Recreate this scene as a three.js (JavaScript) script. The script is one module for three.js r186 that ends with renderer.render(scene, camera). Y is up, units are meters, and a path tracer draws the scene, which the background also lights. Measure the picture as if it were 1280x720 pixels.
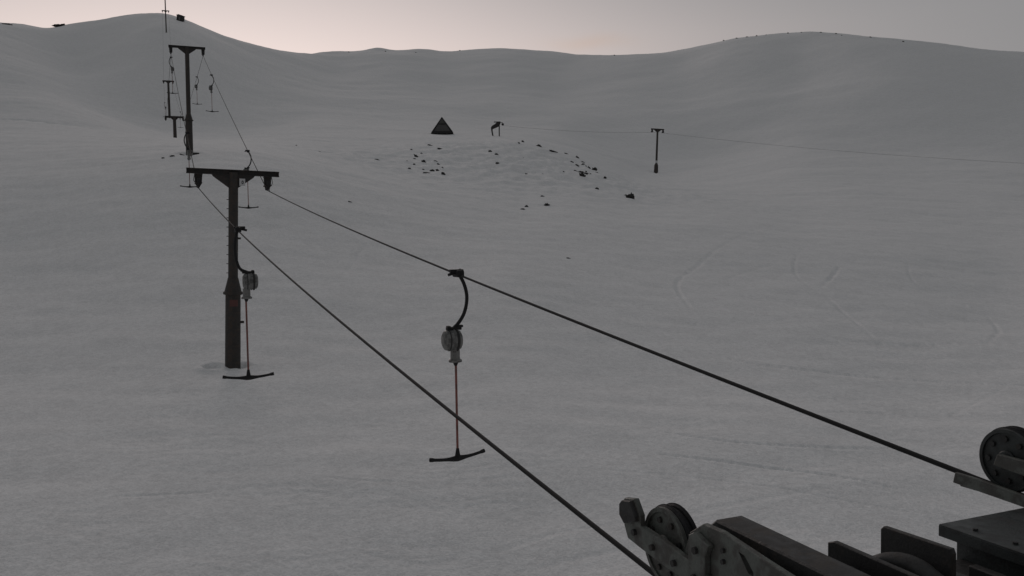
import * as THREE from 'three';
import { mergeGeometries, toCreasedNormals } from 'three/addons/utils/BufferGeometryUtils.js';
import { RoundedBoxGeometry } from 'three/addons/geometries/RoundedBoxGeometry.js';
import { createNoise2D, createNoise3D } from 'simplex-noise';

// ---------------------------------------------------------------- camera, sky, sun, exposure
const scene = new THREE.Scene();
const EYE = 7.0;
const camera = new THREE.PerspectiveCamera(36, 16 / 9, 0.1, 9000);
camera.position.set(0, EYE, 0);
camera.rotation.order = 'YXZ';
camera.rotation.set(-3.2 * Math.PI / 180, 0, -0.016);

let seedState = 20177;
const rnd = () => { seedState = (seedState + 0x6d2b79f5) | 0; let t = Math.imul(seedState ^ (seedState >>> 15), 1 | seedState); t = (t + Math.imul(t ^ (t >>> 7), 61 | t)) ^ t; return ((t ^ (t >>> 14)) >>> 0) / 4294967296; };
const noise2 = createNoise2D(rnd), noise3 = createNoise3D(rnd);

// dusk sky: even grey dome with the afterglow of a sun that has set behind the ridge, a little left of straight ahead
const GLOW_AZ = -19 * Math.PI / 180;
{
  const W = 1024, Hh = 512, data = new Float32Array(W * Hh * 4);
  for (let j = 0; j < Hh; j++) for (let i = 0; i < W; i++) {
    const lon = ((i + 0.5) / W - 0.5) * 2 * Math.PI, lat = ((j + 0.5) / Hh - 0.5) * Math.PI;
    const x = Math.cos(lat) * Math.cos(lon), z = Math.cos(lat) * Math.sin(lon), y = Math.sin(lat);
    const az = Math.atan2(x, -z), el = Math.max(0, lat) * 180 / Math.PI;
    let da = az - GLOW_AZ; while (da > Math.PI) da -= 2 * Math.PI; while (da < -Math.PI) da += 2 * Math.PI;
    da *= 180 / Math.PI;
    const g = 1.45 * Math.exp(-((da / (28.5 - 1.0 * Math.max(0, el - 12.5 > 8 ? 8 : el - 12.5))) ** 2)) * Math.exp(-((Math.max(0, el - 3) / 13.6) ** 2)) + 0.05 * Math.exp(-((da / 90) ** 2)) * Math.exp(-((el / 40) ** 2));
    const warm = Math.exp(-el / 12), dome = 1 + 0.32 * Math.cos(da * Math.PI / 180) * Math.cos(lat);   // the half of the sky away from the sunset is duller
    // thin dull cloud bar low over the saddle
    const cl = Math.exp(-(((az * 180 / Math.PI - 5.2) / 2.4) ** 2) - (((el - 12.15 - 0.12 * Math.sin(az * 70)) / 0.32) ** 2));
    const o = (j * W + i) * 4, f = 1;
    data[o] = (0.190 * dome + g * (0.545 + 0.17 * warm)) * (1 + 0.02 * cl);
    data[o + 1] = (0.1945 * dome + g * (0.452 + 0.05 * warm)) * (f - cl * 0.06);
    data[o + 2] = (0.201 * dome + g * (0.445 - 0.07 * warm)) * (f - cl * 0.13);
    data[o + 3] = 1;
  }
  const sky = new THREE.DataTexture(data, W, Hh, THREE.RGBAFormat, THREE.FloatType);
  sky.mapping = THREE.EquirectangularReflectionMapping; sky.magFilter = THREE.LinearFilter; sky.minFilter = THREE.LinearFilter; sky.needsUpdate = true;
  scene.background = sky; scene.environment = sky;
}
const sun = new THREE.DirectionalLight(0xffece6, 0.75);
sun.position.set(Math.sin(GLOW_AZ) * 300, 85, -Math.cos(GLOW_AZ) * 300);
sun.castShadow = true; sun.shadow.radius = 40; sun.shadow.mapSize.set(2048, 2048);
Object.assign(sun.shadow.camera, { left: -120, right: 120, top: 80, bottom: -80, near: 1, far: 700 });
scene.add(sun, sun.target);

const renderer = new THREE.WebGLRenderer({ antialias: true });
renderer.setSize(1024, 576);
renderer.toneMapping = THREE.LinearToneMapping;
renderer.toneMappingExposure = 1.0;
renderer.shadowMap.enabled = true;

// ---------------------------------------------------------------- helpers
const V = (x, y, z) => new THREE.Vector3(x, y, z);
const taken = new Map();
function numbered(name) { const n = taken.get(name) ?? 0; taken.set(name, n + 1); return n ? name + '_' + String(n).padStart(3, '0') : name; }
function thing(name, label, category, group) {
  const o = new THREE.Group(); o.name = numbered(name); o.userData = { label, category }; if (group) o.userData.group = group; scene.add(o); return o;
}
function tag(o, label, category, group) { o.userData = { ...o.userData, label, category }; if (group) o.userData.group = group; return o; }
// uv in metres by the dominant axis of each face
function metric(geo, size = 0.6) {
  const g = geo.index ? geo.toNonIndexed() : geo, p = g.attributes.position, n = g.attributes.normal, uv = new Float32Array(p.count * 2);
  for (let i = 0; i < p.count; i += 3) {
    let nx = 0, ny = 0, nz = 0;
    for (let k = 0; k < 3; k++) { nx += Math.abs(n.getX(i + k)); ny += Math.abs(n.getY(i + k)); nz += Math.abs(n.getZ(i + k)); }
    for (let k = 0; k < 3; k++) {
      const X = p.getX(i + k), Y = p.getY(i + k), Z = p.getZ(i + k);
      const [a, b] = nx > ny && nx > nz ? [Z, Y] : ny > nz ? [X, Z] : [X, Y];
      uv[(i + k) * 2] = a / size; uv[(i + k) * 2 + 1] = b / size;
    }
  }
  g.setAttribute('uv', new THREE.BufferAttribute(uv, 2));
  for (const key of Object.keys(g.attributes)) if (!['position', 'normal', 'uv'].includes(key)) g.deleteAttribute(key);
  return g;
}
function mesh(name, geos, mat, parent) {
  const list = (Array.isArray(geos) ? geos : [geos]).map((g) => metric(g));
  const m = new THREE.Mesh(list.length > 1 ? mergeGeometries(list) : list[0], mat);
  m.name = parent ? name : numbered(name); m.castShadow = m.receiveShadow = true; (parent ?? scene).add(m); return m;
}
const box = (w, h, d, x = 0, y = 0, z = 0, r = 0.006) => new RoundedBoxGeometry(w, h, d, 1, Math.min(r, w / 3, h / 3, d / 3)).translate(x, y, z);
const cyl = (r0, r1, h, x = 0, y = 0, z = 0, n = 20) => new THREE.CylinderGeometry(r1, r0, h, n).translate(x, y, z);   // r0 below, r1 above
function bar(a, b, r, n = 8, r1 = r) {
  const A = V(...a), B = V(...b), L = A.distanceTo(B);
  const g = new THREE.CylinderGeometry(r1, r, L, n); g.translate(0, L / 2, 0);
  g.applyQuaternion(new THREE.Quaternion().setFromUnitVectors(V(0, 1, 0), B.clone().sub(A).normalize())); return g.translate(A.x, A.y, A.z);
}
function plate(points, z, thick, holes = [], bevel = 0.004) {   // outline in metres, standing in the x-y plane, its near face at z
  const s = new THREE.Shape(points.map(([x, y]) => new THREE.Vector2(x, y)));
  for (const h of holes) s.holes.push(new THREE.Path(h.map(([x, y]) => new THREE.Vector2(x, y))));
  return new THREE.ExtrudeGeometry(s, { depth: thick, bevelEnabled: true, bevelThickness: bevel, bevelSize: bevel, bevelSegments: 1, steps: 1 }).translate(0, 0, z - thick);
}
function disc(r, w, x, y, z, edge = 0.008, n = 40) {   // a wheel body with its axis along z, near face at z
  const pts = [[0, 0], [r - edge, 0], [r, edge], [r, w - edge], [r - edge, w], [0, w]].map(([a, b]) => new THREE.Vector2(a, b));
  return toCreasedNormals(new THREE.LatheGeometry(pts, n), 0.6).rotateX(-Math.PI / 2).translate(x, y, z);
}
function polyTube(points, radius, sides = 6, ref) {
  const n = points.length, pos = [], nor = [], idx = [];
  for (let i = 0; i < n; i++) {
    const t = points[Math.min(n - 1, i + 1)].clone().sub(points[Math.max(0, i - 1)]).normalize();
    const up = ref ?? Math.abs(t.y) > 0.95 ? V(1, 0, 0) : V(0, 1, 0), a = t.clone().cross(up).normalize(), b = a.clone().cross(t);
    const r = typeof radius === 'function' ? radius(i / (n - 1)) : radius;
    for (let k = 0; k < sides; k++) {
      const w = k / sides * 2 * Math.PI, d = a.clone().multiplyScalar(Math.cos(w)).addScaledVector(b, Math.sin(w));
      pos.push(points[i].x + d.x * r, points[i].y + d.y * r, points[i].z + d.z * r); nor.push(d.x, d.y, d.z);
    }
  }
  for (let i = 0; i < n - 1; i++) for (let k = 0; k < sides; k++) {
    const a = i * sides + k, b = i * sides + (k + 1) % sides, c = a + sides, d = b + sides; idx.push(a, c, b, b, c, d);
  }
  for (const [c, s] of [[0, 1], [(n - 1) * sides, -1]]) for (let k = 1; k < sides - 1; k++) s > 0 ? idx.push(c, c + k, c + k + 1) : idx.push(c, c + k + 1, c + k);
  const g = new THREE.BufferGeometry();
  g.setAttribute('position', new THREE.Float32BufferAttribute(pos, 3)); g.setAttribute('normal', new THREE.Float32BufferAttribute(nor, 3)); g.setIndex(idx); return g;
}
const smooth = (pts, n) => new THREE.CatmullRomCurve3(pts.map((p) => V(...p))).getPoints(n);
const sstep = (a, b, x) => { const t = Math.min(1, Math.max(0, (x - a) / (b - a))); return t * t * (3 - 2 * t); };

// tileable value noise for textures
function tileNoise(size, cells, seed) {
  const lat = new Float32Array(cells * cells); let s = seed | 0;
  for (let i = 0; i < lat.length; i++) { s = Math.imul(s ^ (s >>> 15), 0x2c1b3c6d) + 0x9e3779b9 | 0; let t = Math.imul(s ^ (s >>> 12), 0x297a2d39); lat[i] = ((t ^ (t >>> 15)) >>> 0) / 4294967296; }
  const out = new Float32Array(size * size), k = cells / size;
  for (let y = 0; y < size; y++) {
    const fy = y * k, y0 = Math.floor(fy), ty = fy - y0, wy = ty * ty * (3 - 2 * ty), r0 = (y0 % cells) * cells, r1 = ((y0 + 1) % cells) * cells;
    for (let x = 0; x < size; x++) {
      const fx = x * k, x0 = Math.floor(fx), tx = fx - x0, wx = tx * tx * (3 - 2 * tx), c0 = x0 % cells, c1 = (x0 + 1) % cells;
      out[y * size + x] = (lat[r0 + c0] * (1 - wx) + lat[r0 + c1] * wx) * (1 - wy) + (lat[r1 + c0] * (1 - wx) + lat[r1 + c1] * wx) * wy;
    }
  }
  return out;
}
function texture(size, fill, srgb) {
  const d = new Uint8Array(size * size * 4);
  for (let i = 0; i < size * size; i++) { const c = fill(i); for (let k = 0; k < 3; k++) d[i * 4 + k] = Math.max(0, Math.min(255, Math.round(c[k]))); d[i * 4 + 3] = 255; }
  const t = new THREE.DataTexture(d, size, size); t.wrapS = t.wrapT = THREE.RepeatWrapping; t.magFilter = THREE.LinearFilter; t.minFilter = THREE.LinearFilter;
  if (srgb) t.colorSpace = THREE.SRGBColorSpace; t.needsUpdate = true; return t;
}
const toS = (v) => 255 * (v <= 0.0031308 ? v * 12.92 : 1.055 * v ** (1 / 2.4) - 0.055);
// weathered paint: base colour, a second worn colour in patches, fine grain; linear values
function weathered(base, worn, amount, rough, metal, seed, bump = 0.001) {
  const S = 256, a = tileNoise(S, 7, seed), b = tileNoise(S, 19, seed + 1), c = tileNoise(S, 61, seed + 2), e = tileNoise(S, 256, seed + 3);
  const col = texture(S, (i) => {
    const n = a[i] * 0.5 + b[i] * 0.3 + c[i] * 0.2, w = sstep(0.62 - amount * 0.4, 0.72 - amount * 0.25, n), g = 0.82 + 0.22 * c[i] + 0.16 * (e[i] - 0.5);
    return [0, 1, 2].map((k) => toS((base[k] * (1 - w) + worn[k] * w) * g));
  }, true);
  const rgh = texture(S, (i) => { const v = 255 * Math.min(1, rough + 0.25 * (b[i] - 0.5)); return [v, v, v]; });
  const bmp = texture(S, (i) => { const v = 255 * (0.5 * c[i] + 0.5 * e[i]); return [v, v, v]; });
  return new THREE.MeshStandardMaterial({ map: col, roughnessMap: rgh, roughness: 1, metalness: metal, bumpMap: bmp, bumpScale: bump });
}
const M = {
  pole: weathered([0.040, 0.037, 0.035], [0.060, 0.047, 0.040], 0.45, 0.75, 0.0, 11),
  arm: weathered([0.026, 0.025, 0.025], [0.038, 0.030, 0.027], 0.35, 0.7, 0.0, 21),
  paint: weathered([0.105, 0.115, 0.104], [0.068, 0.067, 0.061], 0.45, 0.6, 0.0, 31, 0.0015),
  darkSteel: weathered([0.024, 0.024, 0.024], [0.036, 0.031, 0.027], 0.4, 0.65, 0.0, 41),
  boxPaint: weathered([0.034, 0.040, 0.040], [0.024, 0.026, 0.026], 0.35, 0.55, 0.0, 51),
  rubber: weathered([0.016, 0.016, 0.018], [0.028, 0.027, 0.026], 0.3, 0.85, 0.0, 61),
  rope: new THREE.MeshStandardMaterial({ color: new THREE.Color().setRGB(0.007, 0.007, 0.0075), roughness: 0.9 }),
  black: new THREE.MeshStandardMaterial({ color: new THREE.Color().setRGB(0.008, 0.008, 0.009), roughness: 0.75 }),
  housing: weathered([0.20, 0.20, 0.195], [0.10, 0.10, 0.098], 0.4, 0.6, 0.0, 71),
  cord: weathered([0.27, 0.10, 0.085], [0.16, 0.08, 0.07], 0.4, 0.8, 0.0, 81),
  white: new THREE.MeshStandardMaterial({ color: new THREE.Color().setRGB(0.55, 0.56, 0.57), roughness: 0.5 }),
  redPaint: new THREE.MeshStandardMaterial({ color: new THREE.Color().setRGB(0.11, 0.045, 0.04), roughness: 0.7 }),
  rock: weathered([0.030, 0.029, 0.030], [0.06, 0.058, 0.055], 0.4, 0.9, 0.0, 91, 0.01),
  timber: weathered([0.085, 0.085, 0.088], [0.12, 0.118, 0.115], 0.4, 0.8, 0.0, 101),
  darkTimber: weathered([0.022, 0.022, 0.023], [0.04, 0.038, 0.036], 0.3, 0.8, 0.0, 111),
};

// ---------------------------------------------------------------- terrain
// profile of the valley floor and slope along the line of sight, then survey points [x, z, height]
const PROFILE = [[0, -6.9], [6, -6.75], [12, -6.45], [16.5, -6.1], [24, -5.35], [32, -4.5], [50, -0.8], [80, 6.5], [110, 11], [150, 16], [200, 24], [240, 33], [330, 68], [450, 106], [620, 125], [1000, 110], [1600, 60], [4000, 0]];
const SURVEY = [
  [-9.51,-16,0.95],[-0.09,-16.5,0.6],[9.93,-17,0.24],[-13.5,-23,1.72],[-0.07,-23.5,1.39],[14.54,-25,0.79],[-10.19,-32,2.46],[-19.21,-33,2.7],
  [-0.04,-33.5,2.32],[11.72,-36,1.79],[22.62,-39,1.44],[-28.84,-50,6.02],[-15.7,-50,6.35],[0.02,-51,5.3],[18.23,-56,4.08],[37.03,-64,3.7],
  [-41.21,-72,12.37],[-36.19,-78,14.08],[-28.69,-80,15.05],[-22.59,-82,14.92],[-14.92,-80,12.48],[-5.63,-80,10.4],[1.22,-82,9.64],[11.84,-88,9.66],
  [27.65,-85,7.56],[57.76,-100,7.88],[-63.83,-112,21.04],[-53.19,-115,21.22],[-31.81,-112,19.33],[-21.92,-118,18.55],[-11.09,-115,16.76],[9.41,-120,16],
  [23.23,-122,12.99],[46.28,-125,12.22],[80.78,-140,13.01],[-57.25,-153,24.88],[-77.32,-150,28.06],[-27.81,-150,23.82],[-13.04,-150,23.58],
  [0.39,-150,23.1],[8.43,-150,21.11],[22.55,-165,17.89],[33.54,-205,21.73],[56.91,-175,19.59],[109.53,-190,21.1],[-14.27,-190,29.49],[-2.74,-180,27.49],
  [11.27,-200,27.94],[-91.09,-240,41.04],[-110.57,-215,42.89],[-48.67,-230,38.19],[-18.33,-245,39.26],[14.43,-255,38.69],[41.78,-255,34.4],
  [78.03,-240,32.81],[143.96,-250,35.56],[-152.73,-320,70.12],[-125.27,-330,84.34],[-90.14,-320,64.9],[-61.75,-320,59.36],[-22.47,-330,58.3],
  [18.78,-330,56.19],[61.11,-320,54.59],[100.75,-310,55.18],[184.08,-320,55.47],[-82.68,-430,87.98],[-29.03,-430,86.37],[24.64,-430,84.39],
  [78.37,-410,82.45],[126.72,-390,83.44],[-300.01,-430,110.31],[-265.51,-430,112.02],[-242.52,-430,113.17],[-231.07,-430,112.99],[-218.96,-430,110.16],
  [-212.75,-430,112.32],[-201.92,-425,112.08],[-180.79,-420,113.12],[-165.8,-420,114.72],[-156.51,-420,113.84],[-147.07,-430,110.53],
  [-138.13,-450,108.79],[-126.98,-500,113.53],[-113.16,-540,119.54],[-92.39,-560,124.54],[-68.67,-570,126.24],[-54.39,-580,127.58],[-34.29,-590,130.36],
  [2.59,-610,135.02],[29.74,-610,133.52],[55.93,-600,127.33],[83.61,-570,121.33],[108.1,-540,118.66],[126.83,-500,116.11],[143.12,-480,114.15],
  [156.87,-470,112.27],[174.01,-460,108.3],[198.3,-450,102.29],[221.36,-440,97.23],[247.03,-430,91.86],[286.32,-420,84.74],[-390.02,-559,117.44],
  [-600.02,-860,108.75],[-1200.05,-1720,0.77],[-315.28,-559,122.55],[-485.05,-860,120.6],[-970.09,-1720,36.73],[-284.65,-559,119.15],
  [-437.93,-860,116.81],[-875.85,-1720,33.6],[-262.5,-552.5,122.2],[-403.84,-850,123.06],[-807.69,-1700,50.9],[-215.54,-546,126.49],
  [-331.6,-840,132.14],[-663.2,-1680,76.66],[-191.19,-559,120.91],[-294.14,-860,123.17],[-588.28,-1720,57.56],[-165.07,-650,122.02],
  [-253.96,-1000,116.89],[-507.91,-2000,20.42],[-120.11,-728,133.98],[-184.78,-1120,128.57],[-369.56,-2240,23.12],[-70.7,-754,137.25],
  [-108.78,-1160,131.65],[-217.55,-2320,23.28],[3.37,-793,145.67],[5.18,-1220,141.03],[10.36,-2440,31.06],[72.71,-780,136.01],[111.86,-1200,127.13],
  [223.71,-2400,6.23],[140.53,-702,127.09],[216.2,-1080,120.17],[432.39,-2160,13.05],[186.05,-624,123.5],[286.24,-960,121.12],[572.48,-1920,34.89],
  [226.21,-598,116.31],[348.02,-920,111.23],[696.04,-1840,18.73],[287.77,-572,101.89],[442.72,-880,88.95],[885.44,-1760,-26.12],[372.22,-546,84.93],
  [572.65,-840,60.81],[1145.29,-1680,-88.71],[-1.06,-1.06,0.13],[-2.83,-2.83,0.19],[-6.36,-6.36,0.38],[-0.56,-1.39,0.13],[-1.5,-3.71,0.19],
  [-3.37,-8.34,0.38],[0,-1.5,0.13],[0,-4,0.19],[0,-9,0.38],[0.56,-1.39,0.13],[1.5,-3.71,0.19],[3.37,-8.34,0.38],[1.06,-1.06,0.13],[2.83,-2.83,0.19],
  [6.36,-6.36,0.38],
];
const TRACKS = [   // [half width, depth, line of [x, z]]
  [0.18, 0.075, [[21.77, -78.68], [16.29, -67.97], [12.74, -59.92], [9.99, -53.35], [9.43, -49.7], [9.22, -45.55]]],
  [0.18, 0.07, [[18.71, -61.78], [15.15, -57.78], [13.02, -54.33]]],
  [0.18, 0.08, [[22.92, -61.99], [20.66, -57.43], [18.77, -53.92]]],
  [0.16, 0.06, [[18.18, -51.04], [17.43, -45.01], [17.03, -41.81]]],
  [0.16, 0.076, [[7.63, -42.24], [9.51, -42.25], [14.53, -40.88], [17.23, -40.42], [22.16, -41.61], [25.96, -41.52]]],
  [0.16, 0.089, [[8.27, -36.77], [10.25, -35.08], [12.83, -34.65], [15.03, -34.34], [19.47, -33.64], [21.18, -33.34]]],
  [0.10, 0.064, [[4.2, -25.4], [6.12, -24.48], [8.16, -24.37], [10.85, -24.92]]],
  [0.10, 0.064, [[3.77, -23.35], [5.53, -22.78], [7.91, -22.11], [9.35, -21.45]]],
  [0.18, 0.07, [[-11.92, -54.17], [-10.55, -56.0], [-9.49, -56.3], [-9.16, -52.22], [-8.98, -47.42]]],
  [0.10, 0.025, [[-8.96, -19.79], [-8.11, -19.94], [-6.97, -20.21]]],
  [0.7, 0.45, [[-86, -141], [-79, -141], [-70, -141.5], [-61, -142]]],
  [0.6, 0.28, [[-84, -131], [-74, -131.5], [-64, -131.5]]],
  [0.16, 0.045, [[26.78, -49.73], [24.84, -45.12], [22.45, -41.65]]],
  [0.12, 0.03, [[14.49, -29.03], [16.59, -31.25], [19.06, -33.79]]],
  [0.12, 0.038, [[9.12, -27.98], [10.99, -28.88], [13.69, -29.02]]],
  [0.08, 0.02, [[-4.71, -21.13], [-3.33, -20.92], [-2.77, -21.0]]],
  [0.14, 0.012, [[-0.41, -17.55], [0.93, -18.38], [2.34, -18.86]]],
  [0.18, 0.012, [[-0.09, -16.69], [1.51, -17.3], [2.5, -17.6]]],
  [0.16, 0.014, [[3.8, -19.23], [5.87, -20.28], [7.71, -21.25]]],
  [0.12, 0.04, [[6.5, -31.0], [9.0, -30.6], [12.6, -30.9], [16.5, -31.0]]],
  [0.12, 0.035, [[10.5, -46.5], [14.0, -45.2], [19.0, -45.6], [24.5, -46.8]]],
  [0.14, 0.05, [[24.0, -72.0], [20.5, -64.0], [18.4, -57.0], [18.0, -50.0]]],
  [0.14, 0.05, [[29.5, -66.0], [26.5, -58.0], [26.9, -51.5]]],
  [0.10, 0.03, [[13.2, -26.3], [11.6, -27.4], [10.8, -28.6]]],
  [0.08, 0.03, [[2.4, -21.9], [4.6, -21.6], [7.0, -20.7], [9.0, -19.9]]],
];
const HOLLOWS = [[-10.2, -31.9, 0.5, 0.03], [-10.86, -31.8, 0.30, 0.30], [-9.85, -32.1, 0.25, 0.15], [-28.7, -79.9, 0.9, 0.25], [33.5, -204.6, 1.4, 0.3]];   // scoops the wind leaves at the posts
const NP = PROFILE.length, slope = PROFILE.map((_, i) => {
  if (i === 0) return (PROFILE[1][1] - PROFILE[0][1]) / (PROFILE[1][0] - PROFILE[0][0]);
  if (i === NP - 1) return (PROFILE[i][1] - PROFILE[i - 1][1]) / (PROFILE[i][0] - PROFILE[i - 1][0]);
  const hs = PROFILE[i][0] - PROFILE[i - 1][0], hd = PROFILE[i + 1][0] - PROFILE[i][0];
  return (hs * hs * PROFILE[i + 1][1] + (hd * hd - hs * hs) * PROFILE[i][1] - hd * hd * PROFILE[i - 1][1]) / (hs * hd * (hd + hs));
});
function profile(d) {
  let i = 0; while (i < NP - 2 && PROFILE[i + 1][0] < d) i++;
  const [x0, y0] = PROFILE[i], [x1, y1] = PROFILE[i + 1], w = x1 - x0, t = Math.min(1, Math.max(0, (d - x0) / w)), t2 = t * t, t3 = t2 * t;
  return (2 * t3 - 3 * t2 + 1) * y0 + (t3 - 2 * t2 + t) * w * slope[i] + (-2 * t3 + 3 * t2) * y1 + (t3 - t2) * w * slope[i + 1];
}
const phi = (r2) => (r2 > 1e-12 ? 0.5 * r2 * Math.log(r2) : 0);
const NS = SURVEY.length, ka = new Float64Array(NS), kl = new Float64Array(NS), AZK = 4.5;
const weights = (() => {
  const n = NS + 3, A = Array.from({ length: n }, () => new Float64Array(n + 1));
  SURVEY.forEach(([x, z, h], i) => { const d = Math.hypot(x, z); ka[i] = Math.atan2(x, -z) * AZK; kl[i] = Math.log(d); A[i][n] = (h - EYE - profile(d)) / d; });
  for (let i = 0; i < NS; i++) {
    for (let j = 0; j < NS; j++) A[i][j] = phi((ka[i] - ka[j]) ** 2 + (kl[i] - kl[j]) ** 2) + (i === j ? 2e-3 : 0);
    A[i][NS] = A[NS][i] = 1; A[i][NS + 1] = A[NS + 1][i] = ka[i]; A[i][NS + 2] = A[NS + 2][i] = kl[i];
  }
  for (let c = 0; c < n; c++) {
    let p = c; for (let r = c + 1; r < n; r++) if (Math.abs(A[r][c]) > Math.abs(A[p][c])) p = r;
    [A[c], A[p]] = [A[p], A[c]];
    for (let r = 0; r < n; r++) if (r !== c && A[r][c]) { const f = A[r][c] / A[c][c]; for (let k = c; k <= n; k++) A[r][k] -= f * A[c][k]; }
  }
  return A.map((row, i) => row[n] / row[i]);
})();
function broad(x, z) {   // the hillside without its surface detail
  const d = Math.max(0.8, Math.hypot(x, z)), az = Math.atan2(x, -z), back = sstep(0.85, 1.5, Math.abs(az)), far = sstep(4, 1.5, d);
  const floor0 = EYE - 6.9 + (z < 0 ? 0.05 : 0.1) * -z;
  if (back >= 1) return floor0;
  const a = az * AZK, l = Math.log(d); let v = weights[NS] + weights[NS + 1] * a + weights[NS + 2] * l;
  for (let i = 0; i < NS; i++) { const r2 = (a - ka[i]) ** 2 + (l - kl[i]) ** 2; if (r2 > 1e-12) v += weights[i] * 0.5 * r2 * Math.log(r2); }
  const h = EYE + profile(d) + v * d, m = Math.max(back, far);
  return h * (1 - m) + floor0 * m;
}
const segments = [];
for (const [w, depth, pts] of TRACKS) {
  const c = smooth(pts.map(([x, z]) => [x, 0, z]), pts.length * 5);
  for (let i = 0; i < c.length - 1; i++) segments.push([c[i].x, c[i].z, c[i + 1].x, c[i + 1].z, w, depth * (0.55 + 0.45 * Math.sin(Math.PI * Math.min(1, (i + 1.5) / c.length)))]);
}
function surface(x, z) {
  const d = Math.hypot(x, z); let h = 0;
  // wind-worked crust: low ripples drawn out across the slope, with drifts between
  const nearR = 1 - sstep(45, 90, d);
  if (nearR > 0) {
    const patch = sstep(-0.15, 0.55, noise2(x / 7.3 + 40, z / 4.1));
    h += nearR * (0.010 * patch * noise2(x / 1.9 + 0.35 * z + 0.4 * noise2(x / 3, z / 3), z / 0.55 + 0.5 * noise2(x / 2.4 + 30, z / 2.4)) + 0.006 * noise2(x / 0.55, z / 0.23 + 9) * patch + 0.004 * noise2(x / 0.21, z / 0.14));
  }
  h += 0.035 * noise2(x / 5.2, z / 2.6 + 3) + 0.08 * noise2(x / 17, z / 11 + 7);
  h += sstep(60, 160, d) * (0.07 * noise2(x / 9, z / 6 + 21) + 0.24 * noise2(x / 38 + 5, z / 30)) + sstep(200, 330, d) * (0.6 * noise2(x / 90, z / 70 + 2) + 0.12 * noise2(x / 21, z / 25));
  // hummocky stony knoll
  const kn = Math.exp(-(((x - 0) / 26) ** 2) - (((z + 122) / 26) ** 2));
  if (kn > 0.01) h += 0.7 * Math.exp(-(((x - 0) / 17) ** 2) - (((z + 140) / 13) ** 2)) + kn * (0.24 * noise2(x / 4.5, z / 4.5 + 60) + 0.18 * noise2(x / 1.7 + 8, z / 1.7));
  h += 2.6 * Math.exp(-(((x + 96) / 24) ** 2) - (((z + 168) / 20) ** 2));   // wind bank below the ridge
  if (z < -480) for (const [cx, cz, r, up] of [[-105, -540, 9, 1.5], [-80, -556, 7, 2.0], [-54, -560, 10, 1.4], [-12, -585, 14, 0.9]]) h += up * Math.exp(-(((x - cx) / r) ** 2) - (((z - cz) / 30) ** 2));   // drifts on the crest
  for (const s of segments) {
    if (x < Math.min(s[0], s[2]) - 1.2 || x > Math.max(s[0], s[2]) + 1.2 || z < Math.min(s[1], s[3]) - 1.2 || z > Math.max(s[1], s[3]) + 1.2) continue;
    const dx = s[2] - s[0], dz = s[3] - s[1], t = Math.min(1, Math.max(0, ((x - s[0]) * dx + (z - s[1]) * dz) / (dx * dx + dz * dz)));
    const q = Math.hypot(x - s[0] - t * dx, z - s[1] - t * dz) / s[4];
    if (q < 3 && !(t === 1 || t === 0) || q < 0.8) h += s[5] * (-Math.exp(-q * q * 2) + 0.35 * Math.exp(-((q - 1.3) ** 2) * 4)) * 0.6;
  }
  for (const [cx, cz, r, dep] of HOLLOWS) {
    const q = Math.hypot(x - cx, z - cz) / r; if (q < 3) h += dep * (-Math.exp(-q * q * 1.6) + 0.30 * Math.exp(-((q - 1.5) ** 2) * 3));
  }
  return h;
}
const ground = (x, z) => broad(x, z) + surface(x, z);
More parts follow.
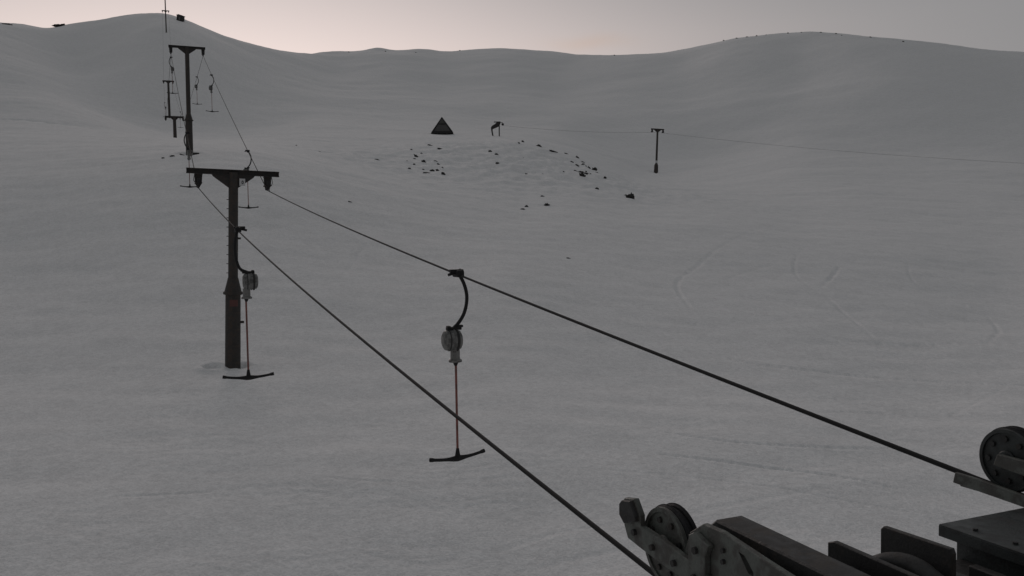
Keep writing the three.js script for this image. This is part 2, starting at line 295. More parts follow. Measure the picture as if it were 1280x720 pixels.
{
  const rows = [], cols = [];
  for (let i = 0; i < 40; i++) rows.push(0.9 * (12 / 0.9) ** (i / 40));
  for (let i = 0; i < 400; i++) rows.push(1 / (1 / 12 + (1 / 60 - 1 / 12) * i / 400));
  for (let i = 0; i < 360; i++) rows.push(60 * (680 / 60) ** (i / 360));
  for (let i = 0; i <= 30; i++) rows.push(680 * (4200 / 680) ** (i / 30));
  const half = 41 * Math.PI / 180;
  for (let i = 0; i < 800; i++) cols.push(-half + 2 * half * i / 800);
  for (let i = 0; i < 72; i++) cols.push(half + (2 * Math.PI - 2 * half) * i / 72);
  const nc = cols.length, nr = rows.length, pos = new Float32Array((nr * nc + 1) * 3), uv = new Float32Array((nr * nc + 1) * 2), idx = new Uint32Array(((nr - 1) * nc * 2 + nc) * 3);
  let o = 0;
  for (let r = 0; r < nr; r++) for (let c = 0; c < nc; c++) {
    const x = rows[r] * Math.sin(cols[c]), z = -rows[r] * Math.cos(cols[c]), i = r * nc + c;
    const y = ground(x, z);
    pos[i * 3] = x; pos[i * 3 + 1] = y; pos[i * 3 + 2] = z; uv[i * 2] = x / 8; uv[i * 2 + 1] = z / 8;
  }
  const hub = nr * nc; pos[hub * 3 + 1] = EYE - 6.9;
  for (let r = 0; r < nr - 1; r++) for (let c = 0; c < nc; c++) {
    const a = r * nc + c, b = r * nc + (c + 1) % nc, e = a + nc, f = b + nc;
    idx[o++] = a; idx[o++] = b; idx[o++] = e; idx[o++] = b; idx[o++] = f; idx[o++] = e;
  }
  for (let c = 0; c < nc; c++) { idx[o++] = hub; idx[o++] = (c + 1) % nc; idx[o++] = c; }
  const g = new THREE.BufferGeometry();
  g.setAttribute('position', new THREE.BufferAttribute(pos, 3)); g.setAttribute('uv', new THREE.BufferAttribute(uv, 2)); g.setIndex(new THREE.BufferAttribute(idx, 1)); g.computeVertexNormals();
  // snow: crystals, wind crust and old grain, as mottling and fine relief
  const S = 1024, n1 = tileNoise(S, 13, 5), n2 = tileNoise(S, 53, 6), n3 = tileNoise(S, 211, 7), n4 = tileNoise(S, 1024, 8);
  const col = texture(S, (i) => { const v = 0.80 + 0.05 * (n1[i] - 0.5) + 0.09 * (n2[i] - 0.5) + 0.16 * (n3[i] - 0.5) + 0.12 * (n4[i] - 0.5); return [toS(v), toS(v * 1.0), toS(v * 1.003)]; }, true);
  const bmp = texture(S, (i) => { const v = 255 * (0.35 * n2[i] + 0.35 * n3[i] + 0.3 * n4[i]); return [v, v, v]; });
  const snow = new THREE.Mesh(g, new THREE.MeshPhysicalMaterial({ map: col, bumpMap: bmp, bumpScale: 0.02, roughness: 0.95, specularIntensity: 0.15 }));
  snow.name = 'snow_slope'; snow.castShadow = snow.receiveShadow = true; snow.userData = { kind: 'structure', label: 'smooth grey snow slope rising to the ridge', category: 'snow' };
  scene.add(snow);
}
const K = {
  WEST: ['small dark rock in the loose scatter on the knoll below the A-frame hut', 'rocks below the A-frame hut'],
  MID: ['small dark rock on the knoll just below the return station', 'rocks below the return station'],
  EAST: ['dark rock in the thick cluster down the steep side of the knoll', 'rocks on the side of the knoll'],
  LOW: ['small dark rock at the foot of the knoll, well below its clusters', 'rocks at the foot of the knoll'],
  THIN: ['fleck of bare stone barely showing through the thin snow of the knoll', 'flecks of stone on the knoll'],
  TOWER: ['small dark rock by the foot of the tall collared tower', 'rocks by the tall collared tower'],
  BIG: ['biggest dark jagged rock, alone between the knoll and the lone T tower'],
  BIG2: ['little dark rock touching the biggest jagged rock'],
  LONE45: ['tiny lone stone in the snow between numbered tower and knoll'],
  LONE46: ['tiny lone stone in open snow far below the knoll'],
};
const ROCKS = [   // [x, z, width, height, tilt, place]
  [-12.81, -122.78, 0.78, 0.33, 45, ['long slanting dark rock at the top of the scatter below the hut']],
  [-11.09, -114.52, 0.36, 0.41, 30, K.WEST],
  [-9.41, -107.4, 0.48, 0.29, -30, K.WEST],
  [-9.65, -104.68, 0.57, 0.19, 0, K.WEST],
  [-8.62, -107.08, 0.58, 0.24, 35, K.WEST],
  [-7.82, -104.07, 0.38, 0.38, 0, K.WEST],
  [-9.68, -116.75, 0.42, 0.17, 20, K.WEST],
  [-14.35, -130.48, 0.29, 0.24, 0, K.WEST],
  [-12.77, -119.25, 0.27, 0.22, 0, K.WEST],
  [-12.05, -112.35, 0.25, 0.2, 0, K.WEST],
  [-11.95, -105.98, 0.29, 0.19, 0, K.WEST],
  [-12.32, -137.27, 0.62, 0.25, 0, K.WEST],
  [-10.33, -132.05, 0.6, 0.3, 0, K.WEST],
  [-16.65, -111.55, 0.5, 0.2, 0, K.WEST],
  [-2.79, -128.19, 0.46, 0.35, 30, K.MID],
  [-1.84, -125.01, 0.45, 0.28, 20, K.MID],
  [-1.61, -115.67, 0.42, 0.21, 0, K.MID],
  [1.42, -139.82, 0.25, 0.25, 0, K.MID],
  [2.17, -148.14, 0.33, 0.4, 0, K.MID],
  [4.68, -144.12, 0.52, 0.59, 20, ['lone upright dark rock on the crest of the knoll beyond the return station']],
  [5.1, -143.32, 0.52, 0.19, 30, K.EAST],
  [6.56, -136.43, 0.86, 0.25, 10, K.EAST],
  [9.11, -143.9, 0.91, 0.26, 10, K.EAST],
  [9.07, -130.48, 0.47, 0.24, 20, K.EAST],
  [10.59, -139.68, 0.5, 0.25, 40, K.EAST],
  [9.43, -126.03, 0.45, 0.34, 20, K.EAST],
  [8.69, -117.68, 0.64, 0.32, 20, K.EAST],
  [9.48, -118.26, 0.64, 0.32, 20, K.EAST],
  [9.14, -112.83, 0.66, 0.56, 35, ['largest dark rock of the thick cluster, at its lower edge']],
  [11.29, -127.96, 0.46, 0.35, 30, K.EAST],
  [12.04, -127.42, 0.58, 0.63, 45, ['tall dark rock standing at the outer edge of the thick cluster']],
  [12.03, -122.64, 0.55, 0.28, 45, K.EAST],
  [12.64, -118.61, 0.32, 0.37, 0, K.EAST],
  [10.16, -104.25, 0.38, 0.28, 20, K.EAST],
  [6.87, -114.64, 0.21, 0.21, 0, K.EAST],
  [11.17, -136.13, 0.49, 0.25, 25, K.EAST],
  [13.41, -99.58, 0.81, 0.81, 40, K.BIG],
  [13.33, -102.37, 0.37, 0.18, 10, K.BIG2],
  [1.07, -81.92, 0.37, 0.15, -15, K.LOW],
  [1.52, -84.01, 0.3, 0.23, 20, K.LOW],
  [3.5, -85.33, 0.35, 0.39, -50, K.LOW],
  [3.28, -91.74, 0.33, 0.17, 0, K.LOW],
  [-29.63, -78.47, 0.35, 0.14, 0, K.TOWER],
  [-30.2, -77.76, 0.21, 0.14, 0, K.TOWER],
  [-29.36, -79.87, 0.29, 0.14, 10, K.TOWER],
  [-12.49, -69.02, 0.19, 0.12, 0, K.LONE45],
  [3.68, -57.7, 0.21, 0.1, 0, K.LONE46],
  [9.62, -119.61, 0.30, 0.12, -6, K.EAST],
  [10.23, -120.53, 0.27, 0.19, -7, K.EAST],
  [9.71, -117.34, 0.27, 0.11, -4, K.EAST],
  [10.71, -118.84, 0.21, 0.12, 6, K.EAST],
  [10.90, -127.87, 0.28, 0.16, 36, K.EAST],
  [11.74, -127.42, 0.29, 0.19, 11, K.EAST],
  [8.72, -117.64, 0.24, 0.13, -5, K.EAST],
  [9.87, -116.39, 0.44, 0.28, -10, K.EAST],
  [9.55, -116.62, 0.42, 0.27, 22, K.EAST],
  [10.38, -128.04, 0.27, 0.14, 4, K.EAST],
  [9.89, -125.84, 0.21, 0.08, 30, K.EAST],
  [10.80, -131.06, 0.36, 0.22, -1, K.EAST],
  [-8.31, -110.06, 0.23, 0.10, 30, K.WEST],
  [-10.57, -108.85, 0.24, 0.13, 30, K.WEST],
  [-13.14, -113.89, 0.17, 0.06, 4, K.WEST],
  [-9.91, -103.49, 0.32, 0.13, 1, K.WEST],
  [-9.60, -108.90, 0.22, 0.08, 8, K.WEST],
  [-9.93, -122.62, 0.15, 0.07, -1, K.WEST],
  [-9.21, -115.08, 0.34, 0.19, 42, K.WEST],
  [-12.41, -125.60, 0.27, 0.19, 26, K.THIN],
  [1.86, -125.34, 0.19, 0.13, -3, K.THIN],
  [-24.42, -114.49, 0.21, 0.09, 2, K.THIN],
  [-30.20, -126.53, 0.21, 0.14, 31, K.THIN],
  [2.03, -110.27, 0.28, 0.13, 16, K.THIN],
  [4.08, -111.59, 0.23, 0.14, 7, K.THIN],
];
const CREST = [[-211.5, -379.7], [-206.2, -418.3], [-93.8, -528.7], [-71.6, -524.4], [-53.7, -522.7], [-29.8, -555.9], [59.8, -506.0], [117.1, -487.5], [121.7, -478.0], [127.1, -477.5], [131.1, -473.7], [136.8, -475.8], [146.2, -469.2], [151.5, -463.8], [160.1, -460.0], [165.2, -452.6], [163.8, -441.2], [169.8, -421.0], [179.8, -408.8]];

// ---------------------------------------------------------------- lift towers
// local frame of a tower: x along the crossarm, y up the post, z along the ropes
function makeTower(name, label, o) {
  const t = thing(name, label, 'lift tower', 'lift towers');
  const y0 = broad(o.x, o.z) - 0.04; t.position.set(o.x, y0, o.z); t.rotation.order = 'YXZ'; t.rotation.set(0, o.turn, -o.lean || 0);
  const H = o.h, r1 = o.rUp, r2 = o.rLow, ck = o.collar, aw = o.arm;
  const at = o.armHeight ?? H;
  if (ck) {
    mesh('base_sleeve', [cyl(r2 * 1.04, r2, ck + 0.5, 0, (ck - 0.5) / 2, 0, 28)], M.pole, t);
    const c = [[r2, 0], [r2 * 1.3, 0.03], [r2 * 1.3, 0.11], [r2 * 1.12, 0.14], [r1 * 1.06, 0.62], [r1, 0.64]].map(([a, b]) => new THREE.Vector2(a, b));
    mesh('collar', toCreasedNormals(new THREE.LatheGeometry(c, 28), 0.5).translate(0, ck - 0.02, 0), M.pole, t);
    mesh('post', cyl(r1, r1 * 0.96, H - ck - 0.5, 0, (H + ck + 0.5) / 2 - 0.1, 0, 24), M.pole, t);
  } else mesh('post', cyl(r1 * 1.1, r1 * 0.9, H + 0.6, 0, H / 2 - 0.3, 0, 14), M.pole, t);
  // I-section crossarm
  const f = o.armDeep;
  mesh('crossarm', [box(aw, f * 0.16, f * 0.9, 0, at - f * 0.08, 0), box(aw, f * 0.16, f * 0.9, 0, at - f * 0.92, 0), box(aw - 0.01, f * 0.7, f * 0.14, 0, at - f * 0.5, 0), box(f * 0.14, f * 0.7, f * 0.8, -aw / 2 + f * 0.12, at - f * 0.5, 0), box(f * 0.14, f * 0.7, f * 0.8, aw / 2 - f * 0.12, at - f * 0.5, 0)], M.arm, t);
  for (const s of [-1, 1]) {
    const q = [[s * r1 * 0.9, at - f], [s * o.gusset, at - f], [s * (o.gusset - 0.05), at - f - 0.07], [s * r1 * 0.9, at - f - o.gusset * 0.62]];
    mesh('gusset', plate(s > 0 ? q : q.slice().reverse(), 0.06, 0.12), M.arm, t);
  }
  const anchors = {};
  for (const s of [-1, 1]) {
    const gx = s * o.gauge / 2, dr = o.drop, ry = at - f - dr;   // rope runs under the sheaves at ry
    const w = o.sheave;
    const br = mesh('sheave_bracket', [box(w * 1.05, 0.04, w * 1.2, gx, at - f - 0.022, 0), plate([[gx - w * 0.5, at - f - 0.03], [gx - w * 0.42, ry + w * 0.55], [gx - w * 0.2, ry + w * 0.2], [gx + w * 0.2, ry + w * 0.2], [gx + w * 0.42, ry + w * 0.55], [gx + w * 0.5, at - f - 0.03]], 0.05, 0.1),
      box(w * 0.22, w * 0.16, w * 2.6, gx - w * 0.34, ry + w * 0.62, 0), box(w * 0.22, w * 0.16, w * 2.6, gx + w * 0.34, ry + w * 0.62, 0)], M.arm, t);
    for (const k of [-1, 1]) mesh('sheave', disc(w * 0.62, w * 0.4, 0, 0, w * 0.2, 0.02, 20).rotateY(Math.PI / 2).translate(gx, ry + w * 0.64, k * w * 0.86), M.rubber, br);
    mesh('rope_guide', [bar([gx, ry + w * 0.35, w * 1.1], [gx + s * w * 0.1, ry - w * 0.12, w * 1.5], w * 0.12, 8, w * 0.06)], M.arm, br);
    anchors[s < 0 ? 'left' : 'right'] = V(gx, ry, 0);
    if (o.wires) mesh('wire', polyTube(smooth([[gx - s * -0.5 * w, at - f - 0.02, 0.1], [gx + s * 0.6 * w, ry + w * 0.9, 0.12], [gx + s * 0.3 * w, ry + 0.55 * w, 0.1]], 8), 0.012, 5), M.black, t);
  }
  t.updateMatrixWorld(true);
  for (const k in anchors) anchors[k].applyMatrix4(t.matrixWorld);
  return { t, ...anchors, y0 };
}
const lower = makeTower('lift_tower', 'stout dark steel T tower with number plate and wide base sleeve', { x: -10.19, z: -32, turn: 0.38, lean: 0.035, h: 7.21, rUp: 0.172, rLow: 0.265, collar: 2.72, arm: 3.2, armDeep: 0.19, gusset: 0.74, gauge: 2.38, drop: 0.50, sheave: 0.26, wires: true });
{
  const t = lower.t;
  const np = mesh('number_plate', box(0.2, 0.26, 0.012, 0.30, 6.77, 0.10), M.white, t); np.userData.label = 'small pale number plate';
  mesh('number', new THREE.TorusGeometry(0.036, 0.014, 6, 14).scale(0.8, 1.25, 0.4).translate(0.31, 6.77, 0.108), M.darkSteel, np);
  mesh('warning_patch', new THREE.CylinderGeometry(0.269, 0.269, 0.24, 10, 1, true, -0.5, 1.1).translate(0, 2.42, 0), M.redPaint, t);
  mesh('step_peg', [box(0.14, 0.09, 0.08, 0.31, 1.72, 0.05)], M.arm, t);
  mesh('step_peg', [box(0.12, 0.07, 0.07, 0.2, 4.75, 0.05)], M.arm, t);
  for (let i = 0; i < 9; i++) mesh('rung', bar([-0.16, 3.5 + i * 0.33, 0.0], [-0.23, 3.5 + i * 0.33, 0.02], 0.014, 6), M.arm, t);
  mesh('crust', [new THREE.SphereGeometry(0.2, 10, 6).scale(1.6, 0.22, 1.0).translate(0.12, -0.03, 0.22)], new THREE.MeshStandardMaterial({ color: new THREE.Color().setRGB(0.8, 0.8, 0.8), roughness: 1 }), t).name = 'snow_clump';
}
const middle = makeTower('lift_tower', 'tall dark T tower with a collared base, on the brow above the numbered tower', { x: -28.69, z: -80, turn: 0.38, lean: 0.01, h: 9.55, rUp: 0.19, rLow: 0.30, collar: 2.95, arm: 3.1, armDeep: 0.2, gusset: 0.75, gauge: 2.7, drop: 0.55, sheave: 0.28 });
mesh('footing', [box(0.9, 0.22, 0.55, 0.35, 0.0, 0.2, 0.03)], M.rock, middle.t);
const third = makeTower('lift_tower', 'short far T tower just uphill of the tall collared tower', { x: -57.25, z: -153, turn: 0.37, h: 3.95, rUp: 0.28, arm: 3.1, armDeep: 0.30, gusset: 0.6, gauge: 2.8, drop: 0.5, sheave: 0.34 });
const fourth = makeTower('lift_tower', 'slim far T tower whose foot shows above the short tower', { x: -91.1, z: -240, turn: 0.37, h: 9.6, rUp: 0.30, arm: 2.9, armDeep: 0.34, gusset: 0.6, gauge: 2.3, drop: 0.5, sheave: 0.36 });
const top = makeTower('lift_tower', 'thin topmost tower with a tall mast against the sky by the ridge', { x: -125.3, z: -330, turn: 0.37, h: 18.5, armHeight: 8.3, rUp: 0.21, arm: 2.6, armDeep: 0.3, gusset: 0.5, gauge: 2.1, drop: 0.5, sheave: 0.3 });
const side = makeTower('lift_tower', 'lone T tower of the second lift standing beyond the stony knoll', { x: 33.5, z: -204.6, turn: 0.25, lean: 0.045, h: 9.9, rUp: 0.24, arm: 3.2, armDeep: 0.26, gusset: 0.85, gauge: 2.7, drop: 0.65, sheave: 0.34 });
mesh('pedestal', [cyl(0.5, 0.44, 1.7, -0.03, 0.75, 0, 10), cyl(0.44, 0.25, 0.4, -0.03, 1.78, 0, 10)], M.pole, side.t);
mesh('snow_band', cyl(0.262, 0.26, 0.55, 0, 2.35, 0, 12), M.white, side.t);

// ---------------------------------------------------------------- station in the foreground: local x down the ropes, z to the near side
const station = thing('lift_station', 'dark steel drive station with rope sheaves, plates and a box beam', 'lift station');
station.position.set(0.75, 5.47, -4.3); station.rotation.y = -66.9 * Math.PI / 180;
{
  const s = station;
  const wheel = (cx, cy, z, R, w, ph, face) => {
    const d = mesh('sheave_wheel', [disc(R * 0.97, 0.012, cx, cy, z, 0.004, 48), disc(R * 0.30, 0.02, cx, cy, z + 0.018, 0.006, 24)], face, s);
    const rim = [[R * 0.86, 0], [R * 0.97, 0], [R * 0.97, 0.012], [R * 0.86, 0.012], [R * 0.86, 0]].map(([a, b]) => new THREE.Vector2(a, b));
    mesh('rim_ring', toCreasedNormals(new THREE.LatheGeometry(rim, 48), 0.5).rotateX(-Math.PI / 2).translate(cx, cy, z + 0.011), face, d);
    mesh('tyre', [disc(R * 1.03, w * 0.3, cx, cy, z - 0.013, 0.012, 48), disc(R * 0.92, w * 0.42, cx, cy, z - 0.012 - w * 0.29, 0.004, 48), disc(R * 1.03, w * 0.3, cx, cy, z - 0.012 - w * 0.7, 0.012, 48)], M.rubber, d);
    for (let k = 0; k < 8; k++) { const a = ph + k * Math.PI / 4; mesh('bolt', new THREE.CylinderGeometry(0.016, 0.016, 0.014, 6).rotateX(Math.PI / 2).translate(cx + Math.cos(a) * R * 0.66, cy + Math.sin(a) * R * 0.66, z + 0.006), M.darkSteel, d); }
    mesh('axle', new THREE.CylinderGeometry(R * 0.14, R * 0.14, 0.05, 16).rotateX(Math.PI / 2).translate(cx, cy, z + 0.025), M.darkSteel, d);
    return d;
  };
  wheel(-0.02, -0.01, -0.002, 0.2, 0.07, 0.35, M.paint);
  const arm = mesh('rope_catcher', [plate([[-0.334, 0.135], [-0.305, 0.166], [-0.212, 0.185], [-0.158, 0.117], [-0.155, 0.062], [0.058, 0.051], [0.254, 0.027], [0.41, 0.0], [0.41, -0.10], [0.237, -0.07], [0.057, -0.063], [-0.151, -0.046], [-0.275, -0.032], [-0.308, 0.025], [-0.334, 0.092]], 0.062, 0.024)], M.paint, s);
  mesh('tip', plate([[-0.322, 0.135], [-0.298, 0.158], [-0.22, 0.174], [-0.172, 0.112], [-0.168, 0.09], [-0.28, 0.05], [-0.322, 0.08]], 0.085, 0.02), M.darkSteel, arm);
  for (const [x, y] of [[-0.03, -0.005], [0.16, -0.02], [-0.2, 0.02]]) mesh('bolt', new THREE.CylinderGeometry(0.017, 0.017, 0.02, 6).rotateX(Math.PI / 2).translate(x, y, 0.074), M.darkSteel, arm);
  const ap = mesh('arm_plate', plate([[0.20, 0.05], [0.239, 0.144], [0.344, 0.214], [0.483, 0.219], [0.769, 0.187], [1.7, 0.10], [1.7, -0.25], [0.35, -0.25], [0.22, -0.1]], 0.03, 0.022, [[[0.60, 0.172], [0.64, 0.168], [0.70, 0.115], [0.70, 0.095], [0.665, 0.10]]]), M.paint, s);
  for (const [x, y] of [[0.5, 0.145], [0.5, 0.095], [0.85, 0.12], [0.85, 0.05], [0.98, 0.09]]) mesh('bolt', new THREE.CylinderGeometry(0.012, 0.012, 0.018, 6).rotateX(Math.PI / 2).translate(x, y, 0.04), M.darkSteel, ap);
  const jp = mesh('joint_plate', plate([[0.281, 0.15], [0.318, 0.172], [0.425, 0.145], [0.399, 0.094], [0.393, -0.12], [0.263, -0.12]], 0.066, 0.026), M.paint, s);
  for (const [x, y] of [[0.34, 0.10], [0.33, -0.03]]) mesh('bolt', new THREE.CylinderGeometry(0.018, 0.018, 0.02, 6).rotateX(Math.PI / 2).translate(x, y, 0.076), M.darkSteel, jp);
  mesh('axle_beam', [plate([[0.21, 0.12], [0.32, 0.208], [2.1, 0.185], [2.1, -0.05], [0.21, -0.05]], -0.06, 0.14, [], 0.008)], M.darkSteel, s);
  mesh('lug', plate([[0.668, 0.165], [0.70, 0.179], [1.9, 0.17], [1.9, -0.1], [0.668, -0.1]], -0.4, 0.02), M.darkSteel, s);
  mesh('guard_plate', plate([[0.754, 0.22], [0.768, 0.234], [1.113, 0.245], [1.121, 0.228], [1.122, -0.2], [0.754, -0.2]], -0.62, 0.018), M.darkSteel, s);
  mesh('cross_pipe', [polyTube(smooth([[0.78, 0.04, -0.36], [0.83, 0.085, -0.44], [0.90, 0.135, -0.51], [1.0, 0.15, -0.535], [1.12, 0.12, -0.535], [1.35, 0.02, -0.53], [1.6, -0.05, -0.53]], 30), 0.045, 14)], M.darkSteel, s);
  mesh('deck_beam', [box(1.6, 0.1, 1.0, 1.55, -0.04, -0.62), box(1.4, 0.16, 0.12, 1.5, 0.0, -0.75)], M.darkSteel, s);
  mesh('rail', [box(1.2, 0.05, 0.05, 1.52, 0.035, -0.98), box(1.2, 0.05, 0.05, 1.52, 0.035, -0.45)], M.darkSteel, s);
  // box beam on the far side, with an overhanging cover plate
  const bb = mesh('box_beam', [box(1.5, 0.5, 0.62, 1.475, -0.105, -1.42, 0.01)], M.boxPaint, s);
  mesh('cover_plate', [box(1.6, 0.014, 0.74, 1.48, 0.155, -1.42, 0.004), box(1.6, 0.05, 0.012, 1.48, 0.13, -1.055, 0.003), box(0.03, 0.05, 0.72, 0.69, 0.13, -1.42, 0.003)], M.boxPaint, bb);
  for (let k = 0; k < 5; k++) mesh('bolt', new THREE.CylinderGeometry(0.012, 0.012, 0.012, 6).translate(0.82 + k * 0.2, 0.166, -1.12), M.darkSteel, bb);
  wheel(0.47, 0.335, -1.78, 0.165, 0.07, 0.1, M.boxPaint);
  const cr = mesh('rope_catcher', [plate([[0.222, 0.215], [0.21, 0.163], [0.56, 0.145], [1.3, 0.10], [1.3, 0.15], [0.56, 0.198], [0.36, 0.212]], -1.70, 0.016), box(0.95, 0.014, 0.09, 0.72, 0.155, -1.75)], M.paint, s);
  mesh('lever', plate([[0.44, 0.31], [0.46, 0.365], [0.9, 0.36], [1.3, 0.2], [1.3, 0.1], [0.86, 0.27]], -1.72, 0.02), M.paint, s);
  mesh('bracket', [box(0.08, 0.5, 0.08, 1.25, -0.05, -1.77)], M.darkSteel, s);
  // legs down into the snow
  for (const [x, z] of [[1.5, -0.3], [1.5, -1.45]]) {
    const p = V(x, 0, z).applyMatrix4((s.updateMatrixWorld(true), s.matrixWorld)), hgt = 5.47 - ground(p.x, p.z) + 0.4;
    mesh('leg', [box(0.24, hgt, 0.02, x, -0.08 - hgt / 2, z + 0.11), box(0.24, hgt, 0.02, x, -0.08 - hgt / 2, z - 0.11), box(0.02, hgt, 0.2, x, -0.08 - hgt / 2, z)], M.darkSteel, s);
  }
}
const endL = V(-0.03, -0.225, -0.037).applyMatrix4(station.matrixWorld), endR = V(0.46, 0.160, -1.815).applyMatrix4(station.matrixWorld);
const pastL = V(1.6, -0.30, -0.037).applyMatrix4(station.matrixWorld), pastR = V(1.6, 0.10, -1.815).applyMatrix4(station.matrixWorld);

// ---------------------------------------------------------------- ropes
const onSpan = (a, b, sag, t) => a.clone().lerp(b, t).add(V(0, -4 * sag * t * (1 - t), 0));
function rope(name, label, spans, r, group) {
  const pts = [];
  for (const [a, b, sag] of spans) { const n = 36; for (let i = pts.length ? 1 : 0; i <= n; i++) pts.push(onSpan(a, b, sag, i / n)); }
  return tag(mesh(name, polyTube(pts, r, 7), M.rope), label, 'rope', group);
}
const S = {
  L0: [endL, lower.left, 0.24], L1: [lower.left, middle.left, 0.25], L2: [middle.left, third.left, 0.2], L3: [third.left, fourth.left, 0.4], L4: [fourth.left, top.left, 0.5],
  R0: [endR, lower.right, 0.12], R1: [lower.right, middle.right, 0.15], R2: [middle.right, third.right, 0.2], R3: [third.right, fourth.right, 0.4], R4: [fourth.right, top.right, 0.5],
};
rope('haul_rope', 'dark steel rope running from the upturned catcher finger to the numbered tower', [[pastL, endL, 0], S.L0, S.L1, S.L2, S.L3, S.L4], 0.0155, 'haul ropes');
rope('haul_rope', 'dark steel rope running from the sheave above the box beam up the towers', [[pastR, endR, 0], S.R0, S.R1, S.R2, S.R3, S.R4], 0.0155, 'haul ropes');
const retRope = V(-1.35, 0, -179.8); retRope.y = 29.7;
rope('haul_rope', 'faint thin rope of the second lift crossing the far slope', [[retRope, side.left, 0.5], [side.left, side.right, 0], [side.right, V(123.9, 17.2, -160), 1.2]], 0.016, 'haul ropes');

// ---------------------------------------------------------------- T-bars on the rope
const barrelShape = (() => {
  const p = [[0, -0.135], [0.10, -0.135], [0.135, -0.115], [0.15, -0.07], [0.152, -0.03], [0.163, -0.028], [0.163, -0.008], [0.154, -0.006], [0.154, 0.06], [0.138, 0.11], [0.10, 0.133], [0, 0.135]].map(([a, b]) => new THREE.Vector2(a, b));
  return toCreasedNormals(new THREE.LatheGeometry(p, 26), 0.55).rotateZ(Math.PI / 2);
})();
function tBar(label, at, o) {   // o: side (+1 arm bows to local +x), turn, scale, cord length, bar twist, box shift
  const t = thing('t_bar', label, 'ski tow', 'T-bars hanging on the haul ropes');
  t.position.copy(at); t.rotation.y = o.turn ?? 0.4; t.scale.setScalar(o.scale ?? 1);
  const s = o.side, bx = -s * (o.shift ?? 0.115), cl = o.cord ?? 1.36, sw = o.sway ?? 0, bow = o.bow ?? 1;
  const gr = mesh('grip', [box(0.11, 0.10, 0.24, 0, 0.015, 0, 0.02), box(0.2, 0.045, 0.1, -s * 0.03, 0.055, 0, 0.012), bar([-s * 0.16, 0.0, 0.02], [s * 0.04, 0.06, 0], 0.02, 8, 0.03)], M.black, t);
  mesh('hanger_arm', polyTube(smooth([[0, 0.02, 0], [s * bow * 0.075, -0.11, 0], [s * bow * 0.122, -0.28, 0], [s * bow * 0.118, -0.42, 0], [s * bow * 0.07, -0.58, 0], [s * -0.02, -0.71, 0], [bx * 0.8, -0.775, 0]], 22), 0.027, 8, V(0, 0, 1)), M.black, t);
  const sb = mesh('spring_box', barrelShape.clone().translate(bx, -0.945, 0), M.housing, t);
  mesh('yoke', [box(0.22, 0.045, 0.09, bx + s * 0.03, -0.775, 0, 0.01), box(0.05, 0.13, 0.09, bx - s * 0.05, -0.80, 0, 0.01), box(0.09, 0.035, 0.07, bx + s * 0.12, -0.745, 0, 0.008)], M.black, sb);
  mesh('band', [disc(0.167, 0.03, 0, 0, 0.015, 0.005, 26).rotateY(Math.PI / 2).translate(bx + 0.06, -0.945, 0), disc(0.158, 0.018, 0, 0, 0.009, 0.004, 26).rotateY(Math.PI / 2).translate(bx - 0.055, -0.945, 0)], M.darkSteel, sb);
  mesh('outlet', toCreasedNormals(new THREE.LatheGeometry([[0, 0], [0.095, 0], [0.098, 0.03], [0.07, 0.05], [0.068, 0.19], [0, 0.19]].map(([a, b]) => new THREE.Vector2(a, b)), 16), 0.5).translate(bx * 0.62, -1.265, 0), M.housing, sb);
  mesh('stopper', cyl(0.02, 0.045, 0.06, bx * 0.58, -1.29, 0, 10), M.black, t);
  const cx = bx * 0.55, y1 = -1.3 - cl;
  mesh('pull_cord', polyTube([V(cx, -1.29, 0), V(cx + sw * 0.5, -1.3 - cl / 2, 0), V(cx + sw, y1 + 0.06, 0)], 0.0175, 7, V(0, 0, 1)), M.cord, t);
  const n = 24, pts = [], half = o.half ?? 0.46, tw = o.twist ?? 0.12;
  for (let i = 0; i <= n; i++) { const u = i / n * 2 - 1; pts.push(V(cx + sw + Math.cos(tw) * half * u, y1 + 0.045 * u * u - 0.02, -Math.sin(tw) * half * u)); }
  mesh('cross_bar', [polyTube(pts, (q) => 0.024 + 0.022 * Math.exp(-(((q - 0.5) / 0.13) ** 2)) + (q < 0.06 || q > 0.94 ? 0.007 : 0), 8), polyTube([V(cx + sw, y1 - 0.02, 0), V(cx + sw, y1 + 0.05, 0), V(cx + sw, y1 + 0.13, 0)], (q) => 0.05 - 0.028 * q, 8, V(0, 0, 1))], M.black, t);
  return t;
}
const on = (k, t) => onSpan(...S[k], t);
tBar('T-bar with pale spring box and red cord, hung between tower and box beam', on('R0', 0.294), { side: 1, turn: 0.4, twist: 0.2 });
tBar('T-bar hanging right beside the base sleeve of the numbered tower', on('L0', 0.609), { side: -1, turn: 0.38, scale: 1.28, shift: 0.19, bow: 0.5, cord: 1.42, twist: 0.0 });
tBar('T-bar whose spring box shows just above the numbered tower crossarm', on('R1', 0.149), { side: 1, scale: 0.95, cord: 1.3 });
tBar('T-bar on the taut rope just below the tall collared tower', on('R1', 0.7235), { side: 1, scale: 1 });
tBar('T-bar hanging in front of the tall collared tower base, bar beside the numbered crossarm', on('L1', 0.2335), { side: -1, scale: 0.97, cord: 1.3 });
tBar('small T-bar just behind the tall collared tower, over its post side', on('R2', 0.19), { side: 1, scale: 1.05 });
tBar('small T-bar hanging close behind the bracket of the tall collared tower', on('L2', 0.03), { side: -1, scale: 1.1, cord: 1.6 });
for (const [k, t] of [['L3', 0.42], ['R3', 0.2]]) tBar('tiny far T-bar hanging between the short tower and the slim tower', on(k, t), { side: k[0] === 'L' ? -1 : 1, scale: 1.1 });

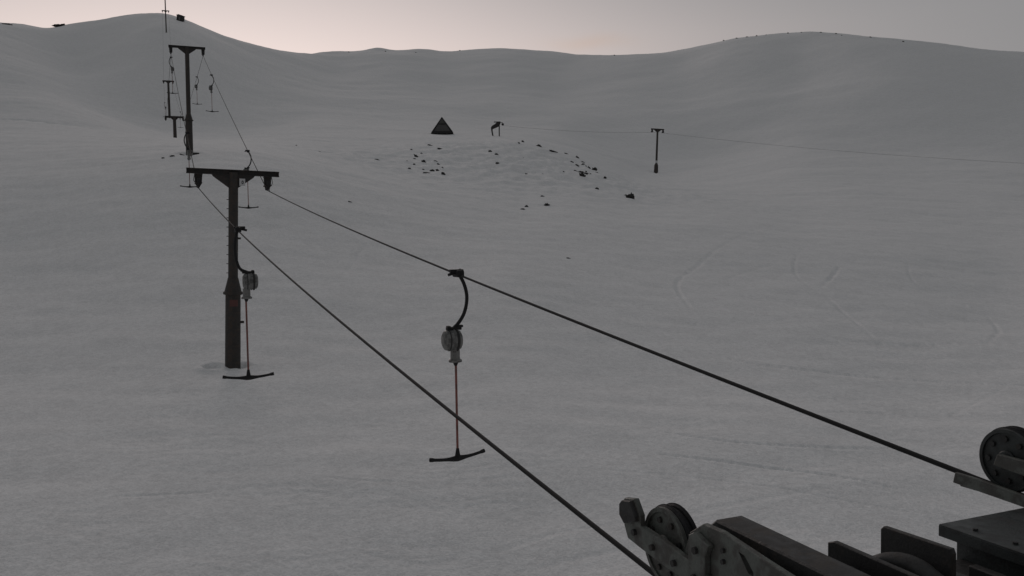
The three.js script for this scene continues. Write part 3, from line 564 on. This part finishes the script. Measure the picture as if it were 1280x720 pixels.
// ---------------------------------------------------------------- A-frame hut on the knoll
{
  const x = -14.1, z = -187.5, y = ground(x, z), t = thing('a_frame_hut', 'small dark A-frame hut with triangular gable on the snow knoll', 'hut');
  t.position.set(x, y - 0.15, z); t.rotation.y = 0.06;
  const w = 2.22, h = 3.45, L = 3.4;
  for (const s of [-1, 1]) {
    const q = [[s * 0.02, h], [s * (w + 0.05), 0.28], [s * (w + 0.1), 0.0], [s * (w - 0.1), 0.0], [s * (w - 0.16), 0.2], [0, h - 0.26]];
    mesh('roof_slope', plate(s > 0 ? q.reverse() : q, L / 2, L), M.darkTimber, t);
  }
  mesh('gable_wall', plate([[-w + 0.2, 0.1], [w - 0.2, 0.1], [0, h - 0.3]], L / 2 - 0.12, L - 0.3), M.timber, t);
  mesh('gable_window', plate([[-0.42, 2.12], [0.42, 2.12], [0, 2.75]], L / 2 - 0.09, 0.03), M.paint, t);
  mesh('collar_beam', box(1.45, 0.18, 0.16, 0, 1.95, L / 2 - 0.06), M.darkTimber, t);
  mesh('sill_beam', box(2 * w - 0.5, 0.52, 0.2, 0, 0.26, L / 2 - 0.06), M.darkTimber, t);
  const d = mesh('door', box(0.8, 1.25, 0.06, -0.75, 0.78, L / 2 - 0.08), M.timber, t); mesh('handle', box(0.06, 0.06, 0.08, -0.45, 0.8, L / 2 - 0.02), M.darkSteel, d);
}
// ---------------------------------------------------------------- return station of the second lift
{
  const x = -2.74, z = -179.9, y = ground(x, z), t = thing('return_station', 'small dark return station on two legs beside the A-frame hut', 'lift station');
  t.position.set(x, y, z);
  mesh('leg', [bar([-0.55, -0.4, 0], [-0.78, 1.0, 0], 0.15, 10), bar([-0.78, 0.95, 0], [-0.82, 1.75, 0], 0.15, 10, 0.2)], M.arm, t);
  mesh('leg', [bar([0.66, -0.5, 0], [0.70, 2.5, 0], 0.12, 10)], M.arm, t);
  mesh('body', [plate([[-0.95, 1.55], [-0.62, 1.42], [0.2, 1.72], [0.72, 2.0], [0.95, 2.55], [0.9, 2.75], [0.2, 2.72], [-0.1, 2.4], [-0.85, 1.95]], 0.3, 0.6)], M.arm, t);
  mesh('cap', box(1.35, 0.1, 0.7, 0.3, 2.80, 0), M.arm, t);
  const b = mesh('sheave_bracket', bar([0.85, 2.75, 0], [1.4, 2.6, 0], 0.06, 8), M.arm, t);
  mesh('sheave', disc(0.25, 0.14, 1.40, 2.3, 0.07, 0.02, 18), M.rubber, b);
}
// ---------------------------------------------------------------- hut on the ridge
{
  const x = -138.5, z = -381, y = ground(x, z), t = thing('ridge_hut', 'tiny dark hut perched on the rounded ridge top', 'hut');
  t.scale.setScalar(0.85);
  t.position.set(x, y + 0.2, z); t.rotation.y = -0.25; t.rotation.z = -0.12;
  mesh('wall', box(2.7, 2.4, 2.6, 0, 1.0, 0), M.darkTimber, t);
  mesh('roof', plate([[-1.6, 2.2], [-1.6, 2.4], [-0.4, 2.8], [1.6, 2.35], [1.6, 2.15]], 1.5, 3), M.darkTimber, t);
  mesh('door', box(0.9, 1.7, 0.06, 0.3, 0.75, 1.31), M.timber, t);
}
// ---------------------------------------------------------------- stones breaking through the snow
const stones = [0, 1, 2, 3].map((k) => {
  const g = new THREE.IcosahedronGeometry(0.5, 4), p = g.attributes.position;
  for (let i = 0; i < p.count; i++) {
    const v = V(p.getX(i), p.getY(i), p.getZ(i)), n = noise3(v.x * 2.6 + k * 9, v.y * 2.6, v.z * 2.6), m = noise3(v.x * 6 + 4, v.y * 6 + k * 7, v.z * 6);
    v.multiplyScalar(1 + 0.5 * n + 0.22 * m); v.y = Math.round(v.y * 5 + n) / 5 * 0.5 + v.y * 0.5; p.setXYZ(i, v.x, v.y, v.z);
  }
  g.computeVertexNormals(); return metric(g, 0.8);
});
function stone(x, z, w, h, deg, label, group) {
  const m = new THREE.Mesh(stones[Math.floor(rnd() * 4)], M.rock); m.name = numbered('rock'); m.castShadow = m.receiveShadow = true;
  m.position.set(x, ground(x, z) - h * 0.04, z); m.rotation.order = 'ZXY'; m.rotation.set(0, rnd() * 0.8, -deg * Math.PI / 180); m.scale.set(w * 1.4, h * 1.05, (w + h) * 0.55);
  scene.add(m); tag(m, label, 'rock', group);
}
for (const [x, z, w, h, deg, kind] of ROCKS) stone(x, z, w, h, deg, ...kind);
stone(-207, -417, 4.2, 1.5, -8, 'dark craggy outcrop notching the far end of the ridge');
stone(-211.5, -380.5, 2.4, 0.8, 4, 'low dark outcrop on the skyline past the craggy one');
for (const [x, z] of CREST.slice(2)) stone(x, z, 0.6 + rnd() * 0.5, 0.3 + rnd() * 0.4, 10 * rnd(), 'tiny dark rock breaking the skyline along the ridge', 'rocks along the ridge crest');

renderer.render(scene, camera);
